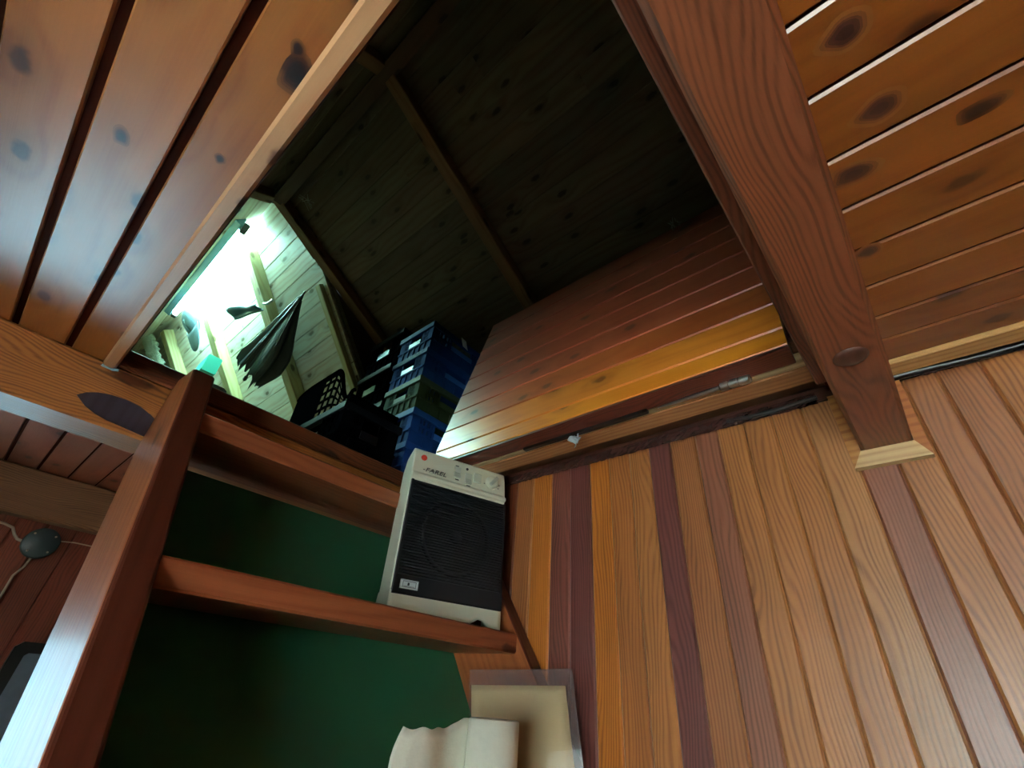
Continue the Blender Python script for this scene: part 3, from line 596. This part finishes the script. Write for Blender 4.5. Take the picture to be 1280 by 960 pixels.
mb=MB(); mb.tube([(.2,4.14,3.8),(.18,4.0,3.83),(.22,3.9,3.86),(.25,3.7,3.86)],.008,n=6); build('lamp_cord',mb,M['cable_black'],lm)

# ------------------------------------------------------------------ things hung on the lamplit slope
T_=Vector((.885,3.63,2.965))*.99; E_=Vector((1.06,5.02,2.70))*.965; ax=(E_-T_).normalized(); a1=ax.cross(Vector((.785,0,.62))).normalized(); a2=ax.cross(a1)
um=thing('umbrella','folded dark umbrella hanging over a pale rafter in the lamplight','umbrella',tuple(E_),)
Lg=(E_-T_).length; UMS=1
def umb(a,c):
    an=2*math.pi*a; q=min(1,c/.55); wide=q*q*(3-2*q)*(1-.45*max(0,(c-.7)/.3)); slim=c**1.1
    r=.02+(.31*wide if math.cos(an)>0 else .17*slim)*abs(math.cos(an))+.16*slim*abs(math.sin(an)); pl=.72+.28*abs(math.cos(an*3.5)); rr=random.Random(int(a*56+.5)%56*7+3).uniform(-.10,.07)
    cc=c*(.92+rr*(c**4)) ; side=1
    return T_+ax*(Lg*cc)+a1*(UMS*math.cos(an)*r*pl)+a2*(math.sin(an)*r*pl*.4)
mb=MB(); mb.grid(umb,56,16,smooth=False); build('canopy',mb,M['umbrella'],um)
mb=MB(); mb.tube([T_-ax*.05,T_,T_+ax*.3,E_+ax*.02],[.006,.01,.012,.012],n=8); build('shaft',mb,M['cable_black'],um)
mb=MB(); mb.tube([E_+ax*.0,E_+ax*.05,E_+ax*.07],[.018,.02,.008],n=8); build('handle',mb,M['cable_black'],um)
mb=MB()
for k_ in range(7):
    an=2*math.pi*k_/7; mb.tube([umb(k_/7,.05),umb(k_/7,.45),umb(k_/7,.9)],.006,n=5)
build('ribs',mb,M['cable_black'],um)
# cap
cp0=Vector((.435,5.86,3.52)); nL=Vector((-.785,0,-.62)); dn=Vector((.62,0,-.785)); yy=Vector((0,1,0))
cpT=thing('cap','pale blue cap hanging at the far end of the lamp','cap',tuple(cp0))
def dome(a,c):
    an=2*math.pi*a; r=.185*math.sin(math.pi/2*c); return cp0+nL*(.10*math.cos(math.pi/2*c))+dn*(math.cos(an)*r)+yy*(math.sin(an)*r*.95)
mb=MB(); mb.grid(dome,24,8,thick=.006); build('crown',mb,M['cap'],cpT)
mb=MB(); mb.grid(lambda a,c: cp0+dn*(.15*math.cos((a-.5)*2.0)+c*.25*math.cos((a-.5)*1.9))+yy*((.19-.03*c)*math.sin((a-.5)*2.6)-.03*c)+nL*(.02+.05*math.cos((a-.5)*2.6)*(1-.3*c)+.03*c),16,6,thick=.008); build('brim',mb,M['cap'],cpT)
mb=MB(); mb.lathe(cp0+nL*.10,nL,yy,[(.018,-.003),(.016,.006),(.001,.009)],n=12,caps=False); build('button',mb,M['cap'],cpT)
# dark plastic bag
b0=Vector((.60,4.92,3.34)); b1=Vector((.75,4.30,3.13)); b2=Vector((.72,4.80,3.17))
mb=MB()
def bag(a,c):
    p=b0+(b1-b0)*a+(b2-b0)*c*(1-.55*a); return p+nL*(.06+.012*math.sin(a*8+c*3)+.012*math.sin(c*6))
mb.grid(bag,16,8,thick=.012); tag(build('plastic_bag',mb,M['bag']),'small dark bag pinned between the lamp and the umbrella','bag')
mb=MB(); mb.tube([b1-Vector((.0,.0,-.01)),b1+Vector((.02,-.08,-.02)),b1+Vector((.03,-.15,.0))],.014,n=6); tag(build('peg',mb,M['steel']),'pale peg holding the end of the small dark bag','peg')
# tub on the attic floor
tb=thing('storage_tub','grey blue tub behind the ladder head','tub',(.58,3.62,1.085))
mb=MB(); mb.prism((0,0,1.085),(0,0,1),(1,0,0),(0,1,0),rect(.50,.66,3.5,3.78,.03),0,.60); build('body',mb,M['greybox'],tb)
mb=MB(); mb.prism((0,0,1.085),(0,0,1),(1,0,0),(0,1,0),rect(.49,.67,3.49,3.79,.03),.60,.63); build('rim',mb,M['greybox'],tb)
mb=MB(); mb.box(.66,.80,5.10,5.42,2.60,2.80,axis='y',ch=.012); tag(build('teal_box',mb,M['teal']),'small teal box on the pale slope just above the ladder head','box')
# glass wool batt next to the farthest rafter
mb=MB(); rr=random.Random(4)
f0=Vector((.20,7.22,3.86)); f1=Vector((.70,7.12,3.22)); jj=[[rr.uniform(-.03,.03) for _ in range(9)] for _ in range(31)]
mb.grid(lambda a,c:f0+(f1-f0)*a+Vector((0,.34*(c-.3)+jj[round(a*30)][round(c*8)]*(1 if c in (0,1) else .5),0))+nL*(.02+.05*math.sin(math.pi*c)+jj[round(a*30)][8-round(c*8)]*.6),30,8,thick=.03); tag(build('insulation_batt',mb,M['fluff']),'pale ragged strip of insulation at the far left of the attic','insulation')
mb=MB(); mb.box(-.35,.12,7.05,7.3,1.085,2.75,axis='z',ch=.02,tint=rgb('20201c')); tag(build('dark_panel',mb,M['concrete']),'dark upright board left of the ragged insulation','board')

# ------------------------------------------------------------------ far wall fittings seen left of the ladder
jb=thing('junction_box','dark round junction box on the far wall','junction box',(.263,4.25,.50))
mb=MB(); mb.lathe((.263,4.258,.598),(0,-1,0),(1,0,0),[(.090,0),(.090,.045),(.084,.052),(.0005,.054)],n=36,caps=False); cv=build('cover',mb,M['grey_cover'],jb)
for an in (45,140,235,320):
    mb=MB(); mb.lathe((.263+.07*math.cos(math.radians(an)),4.207,.598+.07*math.sin(math.radians(an))),(0,-1,0),(1,0,0),[(.006,0),(.006,.003),(.0004,.004)],n=10,caps=False); build('screw',mb,M['cable_white'],cv)
yc=4.252
def wire(pts,r,label): 
    mb=MB(); mb.tube([(x,yc,z) for x,z in pts],r,n=8); tag(build('cable',mb,M['cable_white']),label,'cable','cables on the far wall')
wire([(-.3,.66),(-.05,.672),(.05,.668),(.10,.655),(.125,.62),(.15,.598),(.18,.592)],.008,'pale cable curving left from the round junction box')
wire([(.262,.51),(.258,.46),(.235,.40),(.24,.30),(.235,.15),(.235,-.4)],.007,'pale cable hanging straight down from the round junction box')
wire([(.345,.635),(.42,.645),(.50,.645),(.75,.64)],.004,'thin cable leaving the round junction box to the right')
fp=thing('framed_panel','grey panel in a dark frame on the far wall behind the ladder','picture',(.75,4.25,-.9))
mb=MB(); mb.prism((0,4.26,0),(0,-1,0),(1,0,0),(0,0,1),rect(.43,1.05,-.9,.075,.03),0,.05); build('frame',mb,M['mirror_frame'],fp)
mb=MB(); mb.prism((0,4.21,0),(0,-1,0),(1,0,0),(0,0,1),rect(.49,.99,-.84,.02,.015),0,.006); build('panel',mb,M['grey_panel'],fp)

# ------------------------------------------------------------------ cobwebs and plaster crumbs
def web(P,label,seed,s):
    r=random.Random(seed); mb=MB(); P=Vector(P)
    for i in range(9):
        d=Vector((r.uniform(-1,1),r.uniform(-1,1),r.uniform(-.5,.5)))*s; e=Vector((r.uniform(-1,1),r.uniform(-1,1),r.uniform(-.5,.5)))*s
        mb.tube([P+d,P+(d+e)*.3,P+e],.0022,n=4)
    tag(build('cobweb',mb,M['silk']),label,'cobweb')
web((.45,3.04,3.40),'wispy cobweb beside the ridge near the lamplit end',2,.07)
web((1.72,.47,2.29),'tiny cobweb on the top edge of the raised hatch door',5,.035)
mb=MB(); mb.grid(lambda a,c:(-.012+a*.055,2.226+.012*math.sin(a*4)+c*.012,.978-.003*math.sin(c*3)),8,3,thick=.006); tag(build('filler_smear',mb,M['cap']),'pale filler smear where the hatchway trim meets the rear beam','filler')
